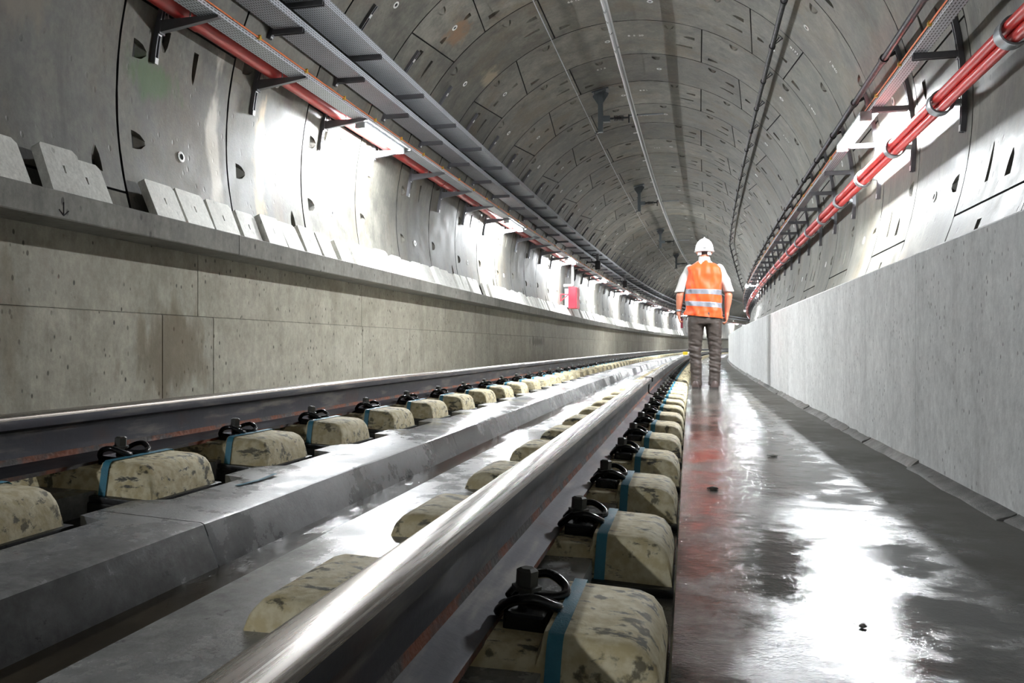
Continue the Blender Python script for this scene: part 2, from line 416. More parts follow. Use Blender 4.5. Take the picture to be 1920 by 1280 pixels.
PB = [tuple(mirr(x) for x in (b0, a0, b1, a1)) for (a0, b0, a1, b1) in PA][::-1]
PB = [(205, 165.7, 205, 165.7)] + PB[0:0] + [(165.7, 109.5, 165.7, 109.5), (109.5, 54.8, 109.5, 52), (54.8, 38, 52, 41), (38, -16.6, 41, -16.6), (-16.6, -34, -16.6, -34)]
MA = [seg_mesh('lining_segment', *q) for q in PA]; MBm = [seg_mesh('lining_segment', *q) for q in PB]
NR = 49; k0 = -1
segs = {}
for k in range(k0, k0+NR):
    s = R0 + k*RW; A = (k % 2 != 0)          # ring 4.78 is pattern B
    x, y, t = fr(s); x2, y2, t2 = fr(s+RW/2)
    for i, me in enumerate(MA if A else MBm):
        o = bpy.data.objects.new('lining_segment', me); col.objects.link(o); o.parent = lining
        p = W(s, CD, CZ); o.location = p; o.rotation_euler = (0, 0, -t2)
        segs[k, i] = o
def shell(sl, r, name, mat, a0=-36, a1=207, n=84):
    pr = [(CD + r*math.cos(math.radians(a0+(a1-a0)*i/n)), CZ + r*math.sin(math.radians(a0+(a1-a0)*i/n))) for i in range(n+1)]
    vf, uv = sweep(pr, sl, closed=False); o = part(name, vf, mat, lining, 60, uv); return o
# rings beyond the ones told apart and behind the eye
def far_rings(sa, sb, name):
    sl = []; rr = []
    s = sa
    while s < sb-1e-3:
        sl += [s, s+.008, s+.0085, s+RW-.0085]; rr += [CR+.03, CR+.03, CR, CR]; s += RW
    n = 72; V = []
    for s_, r in zip(sl, rr):
        x, y, t = fr(s_); c, q = math.cos(t), math.sin(t)
        for i in range(n+1):
            a = math.radians(-36+243*i/n); d = CD+r*math.cos(a); V.append((x+d*c, y-d*q, CZ+r*math.sin(a)+H))
    o = part(name, (V, grid_faces(len(sl), n+1, False)), M['lining'], lining, 30); o['kind'] = 'stuff'
sfar = R0+(k0+NR)*RW
far_rings(sfar, S1, 'distant_lining'); far_rings(R0+k0*RW-9*RW, R0+k0*RW, 'rear_lining')
o = shell(srange(S0, S1, .66), CR+.047, 'joint_backing', M['joint'])  # dark shell added behind the segments to close light leaks
# stencilled numbers
def text_mesh(body, size):
    cu = bpy.data.curves.new('stencil', 'FONT'); cu.body = body; cu.size = size; cu.align_x = 'CENTER'; cu.extrude = .0006
    ob = bpy.data.objects.new('tmp', cu); col.objects.link(ob); dg = bpy.context.evaluated_depsgraph_get(); dg.update()
    me = bpy.data.meshes.new_from_object(ob.evaluated_get(dg)); bpy.data.objects.remove(ob)
    return me
for (s, th, body) in ((9.72, 91, '8  37  80'), (10.5, 101, '66 12'), (12.0, 87, '8  5  20'), (9.55, 29, '1 840'), (10.3, 40.5, '8171'), (11.2, 29, '1 840'), (13.2, 100, '6 1 2'), (14.6, 88, '8 0 7'), (13.4, 33, '1 470'), (16.2, 90, '8 4 0'), (18.9, 88, '8 2 0')):
    kk = int(math.floor((s-R0)/RW)); A = kk % 2 != 0; pat = PA if A else PB
    ii = [i for i, q in enumerate(pat) if min(q[0], q[1]) <= th <= max(q[0], q[1])][0]; par = segs[kk, ii]
    me = text_mesh(body, .075); me.materials.clear(); me.materials.append(M['stencil'])
    ob = bpy.data.objects.new('stencil_number', me); col.objects.link(ob); ob.parent = par
    a = math.radians(th); nn = Vector((-math.cos(a), 0, -math.sin(a))); ux = Vector((math.sin(a), 0, -math.cos(a))); uy = nn.cross(ux)
    m = Matrix((ux, uy, nn)).transposed().to_4x4(); m.translation = Vector(((CR-.002)*math.cos(a), s-(R0+kk*RW), (CR-.002)*math.sin(a)))
    ob.matrix_local = m

# ------------------------------------------------------------------ walls, ledge, bench, floors
wl = thing('wall_left', 'cast concrete wall below the left ledge, beige and stained', None, kind='structure'); wl['category'] = 'wall'
def bays(joints, prof, name, mat, parent, gap=.004, smooth=0):
    for a, b in zip(joints[:-1], joints[1:]):
        swp(name, prof, [a+gap]+[s for s in srange(a+gap, b-gap, .9)[1:-1]]+[b-gap], mat, parent, smooth)
jt = [S0, -3.5, -.7, 2.1, 4.9, 7.69, 10.52, 13.4, 16.24]
while jt[-1] < S1: jt.append(jt[-1]+2.85 if jt[-1] < 60 else S1)
jl = [S0, -3.2, -.3, 2.0, 4.51, 5.07, 7.69, 9.1, 12.0, 14.8, 17.6]
while jl[-1] < S1: jl.append(jl[-1]+2.85 if jl[-1] < 60 else S1)
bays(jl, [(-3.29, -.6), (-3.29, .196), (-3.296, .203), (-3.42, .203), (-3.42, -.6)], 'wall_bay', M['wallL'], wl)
bays(jt, [(-3.30, .206), (-3.30, .635), (-3.42, .635), (-3.42, .206)], 'wall_bay', M['wallL'], wl)
swp('joint_backing', [(-3.31, -.6), (-3.31, .62), (-3.6, .62), (-3.6, -.6)], srange(S0, S1, .9), M['joint'], wl)
tr = thing('trim_1', 'concrete ledge overhanging the left wall', None, kind='structure'); tr['category'] = 'ledge'
je = [S0, -3.5, -.7, 2.1, 4.88, 7.7, 10.5, 13.4, 16.1]
while je[-1] < S1: je.append(je[-1]+2.85 if je[-1] < 60 else S1)
bays(je, [(-2.977, .617), (-2.972, .623), (-2.972, .748), (-2.978, .753), (-3.82, .753), (-3.82, .64), (-3.28, .63)], 'ledge_bay', M['ledge'], tr, .003)
# arrow drawn on the ledge
a = [W(3.33, -2.9712, .700), W(3.33, -2.9712, .635), W(3.300, -2.9712, .662), W(3.362, -2.9712, .662)]
part('arrow_mark', J(tube([a[0], a[1]], .0028, 6), tube([a[1], a[2]], .0028, 6), tube([a[1], a[3]], .0028, 6)), M['ink'], tr)['label'] = 'hand drawn black arrow pointing down'
wr = thing('wall_right', 'smooth grey cast concrete bench wall beside the wet walkway', None, kind='structure'); wr['category'] = 'wall'
jr = [S0, -2.0, .9, 3.69, 6.34, 10.26, 13.6]
while jr[-1] < S1: jr.append(jr[-1]+3.3 if jr[-1] < 60 else S1)
bays(jr, [(.94, -.6), (.94, .388), (.947, .395), (1.75, .395), (1.75, .3), (1.1, .3), (1.1, -.6)], 'bench_bay', M['wallR'], wr, .002)
swp('joint_backing', [(.952, -.6), (.952, .385), (1.09, .385), (1.09, -.6)], srange(S0, S1, .9), M['joint'], wr)
bb = thing('baseboard_right', 'rough mortar fillet along the foot of the bench wall', None, kind='structure'); bb['category'] = 'kerb'
s = S0
while s < 60:
    L = random.uniform(.5, 1.1) if s > 0 else 2.0
    e = random.uniform(-.006, .008); z1 = -.48+random.uniform(-.006, .006)
    sl = np.linspace(s+.006, s+L-.006, 7); V = []; F = []
    for q in sl:
        j = random.uniform(-.008, .008); jz = random.uniform(-.005, .004)
        V += [W(q, .893-e+j, -.52), W(q, .899-e+j, -.506+jz), W(q, .925, (z1-.506)/2+jz), W(q, .945, z1+jz), W(q, .95, -.52)]
    part('fillet_piece', (V, grid_faces(7, 5, True)+[[0, 1, 2, 3, 4], [34, 33, 32, 31, 30]]), M['fillet'], bb, 50); s += L
swp('fillet_piece', [(.893, -.52), (.9, -.506), (.945, -.48), (.95, -.52)], srange(60, S1, 3), M['fillet'], bb)
# walkway
tag(swp('floor', [(-.03, -.62), (-.03, -.519), (-.026, -.513), (.945, -.513), (.945, -.62)], srange(S0, S1), M['floor'], None), 'wet dark concrete walkway with puddles beside the bench wall', 'floor', kind='structure')
BLR, BLL, BSP = 1.333, 2.23, .661            # first block of either rail, spacing
fl = thing('floor_track', 'grey concrete track slab with a drain channel between the rails', None, kind='structure'); fl['category'] = 'track slab'
swp('right_slab', [(-.89, -.56), (-.885, -.468), (-.873, -.462), (-.44, -.462), (-.43, -.485), (-.215, -.488), (-.215, -.56)], srange(S0, S1), M['slab'], fl)
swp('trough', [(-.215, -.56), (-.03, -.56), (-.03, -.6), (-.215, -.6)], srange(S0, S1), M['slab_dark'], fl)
swp('channel_floor', [(-1.19, -.566), (-.95, -.561), (-.95, -.6), (-1.19, -.6)], srange(S0, S1), M['channel'], fl)
# left slab with a notch round each block end
sl = []; dl = []
k = -16
while BLL+k*BSP < 40:
    c = BLL+k*BSP
    for q, d in ((c-.25, -1.535), (c-.21, -1.44), (c+.17, -1.44), (c+.21, -1.535)): sl.append(q); dl.append(d)
    k += 1
for q in srange(40, S1, 1): sl.append(q); dl.append(-1.535)
V = []; jit = []
for q, d in zip(sl, dl):
    e = mnoise.noise((q*1.7, 0, 0))*.007; e2 = mnoise.noise((q*5, 3, 0))*.004
    V += [W(q, d, -.52), W(q, d, -.437), W(q, -1.228+e, -.4545), W(q, -1.217+e, -.459+e2), W(q, -1.172, -.572)]
jn = [1.84+2.2*k for k in range(-5, 17)]+[1e9]; lo = 0
for j_ in jn:                                # bays between the cast joints
    hi = sum(1 for q in sl if q < j_)
    if hi-lo > 1:
        seg = [list(v) for v in V[lo*5:hi*5]]
        if j_ < 1e8 and hi < len(sl):        # run on to the joint
            seg += [list(W(j_-.002, dl[hi-1], -.52)), list(W(j_-.002, dl[hi-1], -.437)), list(W(j_-.002, -1.226, -.4545)), list(W(j_-.002, -1.217, -.459)), list(W(j_-.002, -1.172, -.572))]
        if lo > 0:
            q = jp+.002; seg = [list(W(q, dl[lo], -.52)), list(W(q, dl[lo], -.437)), list(W(q, -1.226, -.4545)), list(W(q, -1.217, -.459)), list(W(q, -1.172, -.572))] + seg
        m_ = len(seg)//5
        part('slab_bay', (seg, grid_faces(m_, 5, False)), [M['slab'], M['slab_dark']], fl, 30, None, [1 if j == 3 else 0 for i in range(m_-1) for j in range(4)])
    lo = hi; jp = j_
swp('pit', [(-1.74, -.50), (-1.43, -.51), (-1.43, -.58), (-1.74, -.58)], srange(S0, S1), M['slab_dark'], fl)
swp('outer_slab', [(-1.735, -.52), (-1.735, -.432), (-3.3, -.40), (-3.3, -.58)], srange(S0, S1), M['slab'], fl)

# ------------------------------------------------------------------ rails
BETA = .058
def railprof(dc, zt):
    h = .172
    pts = [(-.026, 0), (-.0335, -.003), (-.0362, -.011), (-.0362, -.037), (-.0085, -.05), (-.0085, -.125), (-.014, -.142), (-.0745, -.160), (-.075, -.172)]
    pts = pts + [(-x, y) for x, y in pts[::-1]]
    c, s_ = math.cos(BETA), math.sin(BETA)
    return [(dc + x*c + y*(-0) + (y)*s_*1.0, zt + y*c - x*s_) for x, y in pts]
def rail(dc, zt, label):
    t = thing('rail', label, 'rail', W(0, dc, zt-.172))
    L = t.location
    pr = railprof(dc, zt); n = len(pr)
    vf, uv = sweep(pr, srange(S0, S1, .3))
    vf = ([(x-L.x, y-L.y, z-L.z) for x, y, z in vf[0]], vf[1])
    mi = []
    for i in range(len(srange(S0, S1, .3))-1):
        for j in range(n): mi.append(1 if j in (0, 1, 15, 16, 17) else (2 if j in (5, 7, 9, 11) else 0))
    mi += [0, 0]
    # split: web+head one mesh, foot its own look through material slots
    part('rail_bar', vf, [M['rail'], M['railhead'], M['railfoot']], t, 32, uv, mi)
    return t
DR, ZR = -.371, -.283; DL, ZL = -1.878, -.1956
rr = rail(DR, ZR, 'steel running rail with polished head beside the wet walkway')
rl = rail(DL, ZL, 'steel running rail with brown sides near the beige wall')
x, y, t_ = fr(7.31); p = W(7.31, DR, ZR-.172)
wv = [(dx*1.07, yy, dz) for yy in (-.012, .012) for dx, dz in [(a-DR, b-ZR+.172) for a, b in railprof(DR, ZR)]]
wv = [(dx, yy, dz+.001) for dx, yy, dz in wv]; n_ = len(wv)//2
wo = part('weld_collar', (wv, grid_faces(2, n_)+[list(range(n_))[::-1], list(range(n_, 2*n_))]), M['clip'], rr); wo.location = Vector(p)-rr.location+Vector((0, 0, 0)); wo.rotation_euler = (0, 0, -t_)

# ------------------------------------------------------------------ booted blocks with spring clips
def clip_geo(sx):
    half = [(.004, .0, .034), (.030, .010, .036), (.052, .018, .036), (.066, .036, .038), (.060, .060, .046), (.030, .074, .058), (-.004, .072, .050), (-.026, .054, .030), (-.034, .040, .020)]
    full = [(x, -y, z) for x, y, z in half[::-1]][:-1] + [(-.004, 0, .034)] + half[1:]
    pts = smoothpts(full, 5); pts = [(p.x*sx, p.y, p.z) for p in pts]
    return tube(pts, .0085, 8)
def make_block(label, group):
    t = thing('rail_support_block', label, 'rail support', group=group)
    # local: x across the track, y along, z=0 at the top of the hump
    st = []
    prof = [(-.345, -.16), (-.343, -.10), (-.338, -.058), (-.328, -.028), (-.311, -.009), (-.288, -.001), (-.272, 0), (-.158, 0), (-.150, -.028)]
    prof = prof + [(-x, z) for x, z in prof[::-1]]
    rings = []
    for x, z in prof:
        tz = max(z, -.15); wt = .1525+max(0, -z)*.09; r = .02 if z > -.1 else .004
        wb = .1525+.16*.12
        rings.append([(x, -wb, -.17), (x, -wt-.002, tz-r), (x, -wt+r*.3, tz-r*.3), (x, -wt+r, tz), (x, wt-r, tz), (x, wt-r*.3, tz-r*.3), (x, wt+.002, tz-r), (x, wb, -.17)])
    part('concrete_block', loft(rings), M['block'], t, 40)
    b = J(box(-.362, .362, -.193, .193, -.26, -.115, .008), box(-.355, .355, -.186, .186, -.13, -.098, .006))
    part('rubber_boot', b, M['boot'], t, 40)
    yy = [-.174, -.158, -.152, -.142, .142, .152, .158, .174]; zz = [-.165, -.024, -.006, .0015, .0015, -.006, -.024, -.165]
    tp = loft([[(xx, y_*1.012, z_+.0015) for y_, z_ in zip(yy, zz)] for xx in (.166, .190)], False)
    tp = ([p for p in tp[0]], [f for f in tp[1] if not (set(f) == {7, 0, 8, 15})])
    part('blue_tape', tp, M['tape'], t, 40)['label'] = 'strip of blue adhesive tape'
    for sx in (1, -1):
        c = part('spring_clip', tf(clip_geo(sx), (.098*sx, 0, -.032)), M['clip'], t, 60)
        part('guide_plate', J(box(.078*sx if sx > 0 else -.148, .148 if sx > 0 else -.078, -.07, .07, -.034, -.001, .006)), M['clip'], t)
        hx = lathe([(.013, -.02), (.013, .018), (.026, .018), (.026, .024), (.019, .025), (.019, .050), (.012, .054)], 6)
        part('screw_bolt', tf(hx, (.102*sx, 0, 0)), M['bolt'], t)
    return t
bR = make_block('cream concrete rail block with blue tape under the rail beside the walkway', 'blocks under the rail beside the walkway')
bL = make_block('cream concrete rail block under the rail near the beige wall', 'blocks under the rail near the beige wall')
ZH = ZR-.141                                  # hump top on the rail axis
OB = {}
def place_blocks(proto, d, z, s0, lo, hi):
    first = True; k = 0; s = s0
    while s < hi:
        if s > lo:
            x, y, t = fr(s); loc = W(s, d, z); rot = (0, BETA, -t)
            o = proto
            if first: proto.location = loc; proto.rotation_euler = rot; first = False
            else: o = dup(proto, loc, rot, skip=() if s < 26 else ('screw_bolt', 'guide_plate', 'rubber_boot'))
            OB.setdefault(proto.name, []).append((s, o))
        s += BSP
place_blocks(bR, DR, ZH, BLR-BSP, .2, 62); place_blocks(bL, DL, ZL-.141, BLL-3*BSP, .7, 66)

# ------------------------------------------------------------------ left: pipe, trays, brackets, lamps
sl = srange(1.0, 96)
def pipe_thing(name, label, cat, d, z, r, mat, sl, seg=12, coup=None):
    t = thing(name, label, cat, W(sl[0], d, z-r)); L = t.location
    pr = [(d+r*math.cos(2*PI*k/seg), z+r*math.sin(2*PI*k/seg)) for k in range(seg)]
    vf, uv = sweep(pr, sl); part('pipe_run', ([(a-L.x, b-L.y, c-L.z) for a, b, c in vf[0]], vf[1]), mat, t, 60)
    for s in coup or []:
        pr2 = [(d+(r+.008)*math.cos(2*PI*k/seg), z+(r+.008)*math.sin(2*PI*k/seg)) for k in range(seg)]
        vf, uv = sweep(pr2, [s-.05, s+.05]); part('coupling', ([(a-L.x, b-L.y, c-L.z) for a, b, c in vf[0]], vf[1]), mat, t, 40)
    return t
pipe_thing('fire_main_pipe', 'dark red painted water pipe lying on the left wall brackets', 'pipe', -3.60, 2.432, .07, M['redpipe'], sl, 16, [5.3+6*k for k in range(10)])
def tray_thing(label, d0, d1, z, hgt, sl0, sl1, step):
    t = thing('cable_tray', label, 'cable tray', W(sl0, d1, z)); L = t.location
    a, b = min(d0, d1), max(d0, d1); th_ = .004
    pr = [(a, z+hgt), (a, z), (b, z), (b, z+hgt), (b-th_, z+hgt), (b-th_, z+th_), (a+th_, z+th_), (a+th_, z+hgt)]
    s = sl0
    while s < sl1-.1:
        e = min(sl1, s+step); vf, uv = sweep(pr, [s+.002]+srange(s, e, .66)[1:-1]+[e-.002])
        part('tray_section', ([(p-L.x, q-L.y, r-L.z) for p, q, r in vf[0]], vf[1]), M['tray'], t, 0, uv); s = e
    return t
tray_thing('narrow perforated tray beside the dark red pipe, lowest of three', -3.455, -3.30, 2.372, .055, 1.15, 96, 2.65)
tray_thing('wide perforated tray, middle one of three on the left', -3.595, -3.33, 2.80, .07, 1.2, 96, 2.65)
tray_thing('wide perforated tray, highest of three on the left', -3.48, -3.14, 3.022, .07, 1.2, 96, 2.65)
def cable_thing(name, label, fn, r, mat, sl, seg=8, cat='cable'):
    pts = [fn(s) for s in sl]; return single(name, tube(pts, r, seg), mat, label, cat, smooth=60)
cable_thing('copper_cable', 'orange copper cable clipped along the lowest left tray', lambda s: W(s, -3.287, 2.412), .0065, M['copper'], srange(1.1, 70))
cp = thing('cable_clip', 'small yellow clip holding the copper cable to the lowest left tray', 'clip', group='yellow clips on the left copper cable')
part('clip_body', J(box(-.012, .012, -.016, .016, -.014, .012, .003), box(-.006, .014, -.006, .006, .01, .022)), M['brass'], cp)
ORD = {}
def along(proto, slist, d, z, f=None, **kw):
    for i, s in enumerate(slist):
        x, y, t = fr(s); p = W(s, d, z)
        if i == 0: proto.location = p; proto.rotation_euler = (0, 0, -t); o = proto
        else: o = dup(proto, p, (0, 0, -t), **kw)
        ORD.setdefault(proto.name, []).append((s, o))
along(cp, [4.9+.78*k for k in range(34)], -3.287, 2.412)
def strut_geo(t0, t1, d0, z0, n=8, depth=.036, wd=.021):
    """C channel lying on the lining between angles t0..t1 (deg), local to (d0,z0)"""
    pr = [(-wd, 0), (-wd, depth), (-wd+.011, depth), (-wd+.011, depth-.006), (-wd+.005, depth-.006), (-wd+.005, .005), (wd-.005, .005), (wd-.005, depth-.006), (wd-.011, depth-.006), (wd-.011, depth), (wd, depth), (wd, 0)]
    rings = []
    for i in range(n):
        a = math.radians(t0+(t1-t0)*i/(n-1))
        rings.append([(CD+(CR-.001-h)*math.cos(a)-d0, y, CZ+(CR-.001-h)*math.sin(a)-z0) for y, h in pr])
    return loft(rings)
def onl(a, h=0): a = math.radians(a); return CD+(CR-h)*math.cos(a), CZ+(CR-h)*math.sin(a)
def plate_geo(a, d0, z0, h=.036):
    d, z = onl(a, h); v, f = J(box(-.005, .005, -.018, .018, -.022, .022), tf(lathe([(.009, -.004), (.009, .006)], 6, 'X'), (0, 0, 0)))
    if math.cos(math.radians(a)) < 0: v = [(x, y, z_) for x, y, z_ in v]
    return tf((v, f), (d-d0, 0, z-z0), ry=-math.radians(a))
# lower bracket: strut, tapered arm
d0, z0 = onl(173.3)
lb = thing('pipe_bracket', 'slotted strut with a tapered arm under the dark red pipe', 'bracket', group='lower brackets on the left lining')
part('strut', strut_geo(173.3, 160.5, d0, z0), M['dsteel'], lb)
for a in (173.0, 168.9): part('bolt_plate', plate_geo(a, d0, z0), M['strutslot'], lb)
xr = lin(z=2.33, side=-1)+.034-d0; xt = -3.275-d0; zt = 2.362-z0
arm = [(xr, zt), (xt, zt), (xt, zt-.020), (xr, zt-.088)]
av = [(x_, y_, z_) for y_ in (-.02, .02) for x_, z_ in arm]
part('arm', J((av, grid_faces(2, 4)+[[0, 1, 2, 3], [7, 6, 5, 4]]), box(xr-.004, xr+.01, -.03, .03, zt-.1, zt+.006)), M['dsteel'], lb)
part('u_bolt', tube(smoothpts([(-3.685-d0, 0, zt-.01), (-3.685-d0, 0, zt+.07), (-3.60-d0, 0, zt+.145), (-3.515-d0, 0, zt+.07), (-3.515-d0, 0, zt-.01)], 5), .005, 6), M['galv'], lb, 60)
SB = [5.12+RW*k for k in range(-1, 46)]
along(lb, SB, d0, z0)
# upper bracket: strut with two channel arms
d1_, z1_ = onl(161.6)
ub = thing('tray_bracket', 'slotted strut with two channel arms carrying the wide trays', 'bracket', group='upper brackets on the left lining')
part('strut', strut_geo(159.6, 140.8, d1_, z1_), M['dsteel'], ub)
part('bolt_plate', plate_geo(158.9, d1_, z1_), M['strutslot'], ub); part('bolt_plate', plate_geo(147.6, d1_, z1_), M['strutslot'], ub); part('bolt_plate', plate_geo(143.3, d1_, z1_), M['strutslot'], ub)
for zz_, de in ((2.80, -3.315), (3.022, -3.125)):
    xa = lin(z=zz_-.02, side=-1)+.03-d1_
    pr = [(-.021, 0), (.021, 0), (.021, -.045), (.014, -.045), (.014, -.006), (-.014, -.006), (-.014, -.045), (-.021, -.045)]
    part('arm', J(loft([[(xx, y_, zz_-z1_+z_) for y_, z_ in pr] for xx in (xa, de-d1_)]), box(xa-.004, xa+.008, -.026, .026, zz_-z1_-.055, zz_-z1_+.012)), M['dsteel'], ub)
along(ub, [5.14+RW*k for k in range(0, 46)], d1_, z1_)
# tube lamps
def make_lamp(label, group, L=1.16, em='lamp'):
    t = thing('tube_lamp', label, 'lamp', group=group)
    part('housing', J(box(-.05, .05, -L/2, L/2, .035, .062, .006), box(-.052, .052, -L/2-.02, -L/2+.02, -.022, .062, .006), box(-.052, .052, L/2-.02, L/2+.02, -.022, .062, .006)), M['lampbody'], t, 30)
    pr = [(.044*math.cos(a), .036+.055*math.sin(a)) for a in [PI+PI*k/10 for k in range(11)]]
    part('diffuser', loft([[(x_, y_, z_) for x_, z_ in pr] for y_ in (-L/2+.02, L/2-.02)]), M[em], t, 60)['label'] = 'glowing white tube cover'
    return t
ll = make_lamp('lit tube lamp under the lowest left tray', 'tube lamps along the left trays')
along(ll, [8.42+6.625*k for k in [-2]+list(range(15))], -3.38, 2.308)
lr = make_lamp('lit tube lamp under the narrow right tray', 'tube lamps along the right tray', em='lamp_right')
along(lr, [8.24+19.875*k for k in range(5)], 1.53, 2.03)

# ------------------------------------------------------------------ right: brackets, conduits, tray, cables
dr_, zr_ = onl(-4.2)
rb = thing('wall_bracket', 'tall slotted strut with tray arm and conduit clamp above the bench', 'bracket', group='brackets on the right lining')
part('strut', strut_geo(-4.2, 18.4, dr_, zr_, 10), M['dsteel'], rb)
for a in (7.0, 2.4, -3.6): part('bolt_plate', plate_geo(a, dr_, zr_), M['strutslot'], rb)
xa = lin(z=2.09)-.03-dr_; zz_ = 2.098-zr_; pr = [(-.021, 0), (.021, 0), (.021, -.045), (.014, -.045), (.014, -.006), (-.014, -.006), (-.014, -.045), (-.021, -.045)]
part('tray_arm', J(loft([[(xx, y_, zz_+z_) for y_, z_ in pr] for xx in (xa, 1.565-dr_)]), box(xa-.008, xa+.004, -.026, .026, zz_-.055, zz_+.03)), M['dsteel'], rb)
cd_, cz_ = onl(16.8, .14); ca_, cb_ = onl(17.2, .03)
part('cable_arm', tf(box(-.012, math.hypot(cd_-ca_, cz_-cb_)+.02, -.014, .014, -.014, .014, .003), (ca_-dr_, 0, cb_-zr_), ry=PI+math.atan2(cz_-cb_, cd_-ca_)*-1+PI), M['clipblk'], rb)
part('cable_ring', tf(lathe([(.040, -.03), (.040, .03), (.0285, .03), (.0285, -.03)], 14, 'Y'), (cd_-dr_, 0, cz_-zr_)), M['clipblk'], rb, 40)
PD, PZ = 1.75, 1.735
oval = lambda r, y_: [((PD-dr_)+r*math.cos(a)*1.02, y_, (PZ-zr_)+r*math.sin(a)) for a in [2*PI*k/18 for k in range(18)]]
part('conduit_clamp', J(loft([oval(.079, -.05), oval(.086, -.046), oval(.083, -.02), oval(.083, .02), oval(.086, .046), oval(.079, .05), oval(.074, .048), oval(.074, -.048), oval(.079, -.05)], False), box(PD+.07-dr_, onl(-1)[0]-dr_-.02, -.018, .018, PZ-zr_-.02, PZ-zr_+.02)), M['galv'], rb, 40)
along(rb, [4.92+RW*k for k in range(0, 42)], dr_, zr_)
for (dd, dz, lab) in ((-.034, .02, 'upper red conduit of the clamped bundle above the bench'), (.034, .02, 'red conduit of the clamped bundle next to the lining'), (0, -.039, 'lowest red conduit of the clamped bundle above the bench')):
    pipe_thing('red_conduit', lab, 'conduit', PD+dd, PZ+dz, .0335, M['redduct'], srange(2.5, 75), 10)['group'] = 'red conduits above the bench'
tray_thing('narrow perforated tray above the red conduits on the right', 1.66, 1.565, 2.10, .05, 2.2, 75, 2.65)
cable_thing('copper_cable', 'orange copper cable clipped along the right tray', lambda s: W(s, 1.553, 2.135), .0065, M['copper'], srange(2.2, 60))
cp2 = dup(cp, (0, 0, 0), (0, 0, 0), 'small yellow clip holding the copper cable to the right tray', 'yellow clips on the right copper cable')
along(cp2, [5.0+.78*k for k in range(22)], 1.553, 2.135)
cable_thing('feeder_cable', 'thick black cable held above the right tray on bracket arms', lambda s: W(s, cd_, cz_), .029, M['cable'], srange(2.5, 75), 10)
def thc(s): return 45.0 if s < 30 else 45-(s-30)*1.5 if s < 46 else 21.0
cable_thing('ceiling_cable', 'thick black cable hung below the ceiling on standoff clips', lambda s: W(s, *onl(thc(s), .15)), .029, M['cable'], srange(4, 75), 10)
def make_standoff():
    t = thing('cable_standoff', 'black standoff clip holding the ceiling cable', 'cable clip', group='standoff clips of the ceiling cable')
    # local: z up towards the lining
    part('base_plate', box(-.03, .03, -.025, .025, .143, .15, .002), M['clipblk'], t)
    part('arm', J(tube([(-.022, .018, .146), (0, 0, .02)], .007, 6), tube([(.022, -.018, .146), (0, 0, .02)], .007, 6)), M['clipblk'], t)
    part('ring', lathe([(.039, -.028), (.039, .028), (.0285, .028), (.0285, -.028)], 12, 'Y'), M['clipblk'], t, 40)
    return t
so = make_standoff(); ss_ = [8.93+RW*k for k in range(-1, 38)]
for i, s in enumerate(ss_):
    x, y, t = fr(s); a = thc(s); p = W(s, *onl(a, .15)); rot = Matrix.Rotation(-t, 3, 'Z') @ Matrix.Rotation(PI/2-math.radians(a), 3, 'Y')
    e = rot.to_euler()
    o = so
    if i == 0: so.location = p; so.rotation_euler = e
    else: o = dup(so, p, e)
    ORD.setdefault(so.name, []).append((s, o))

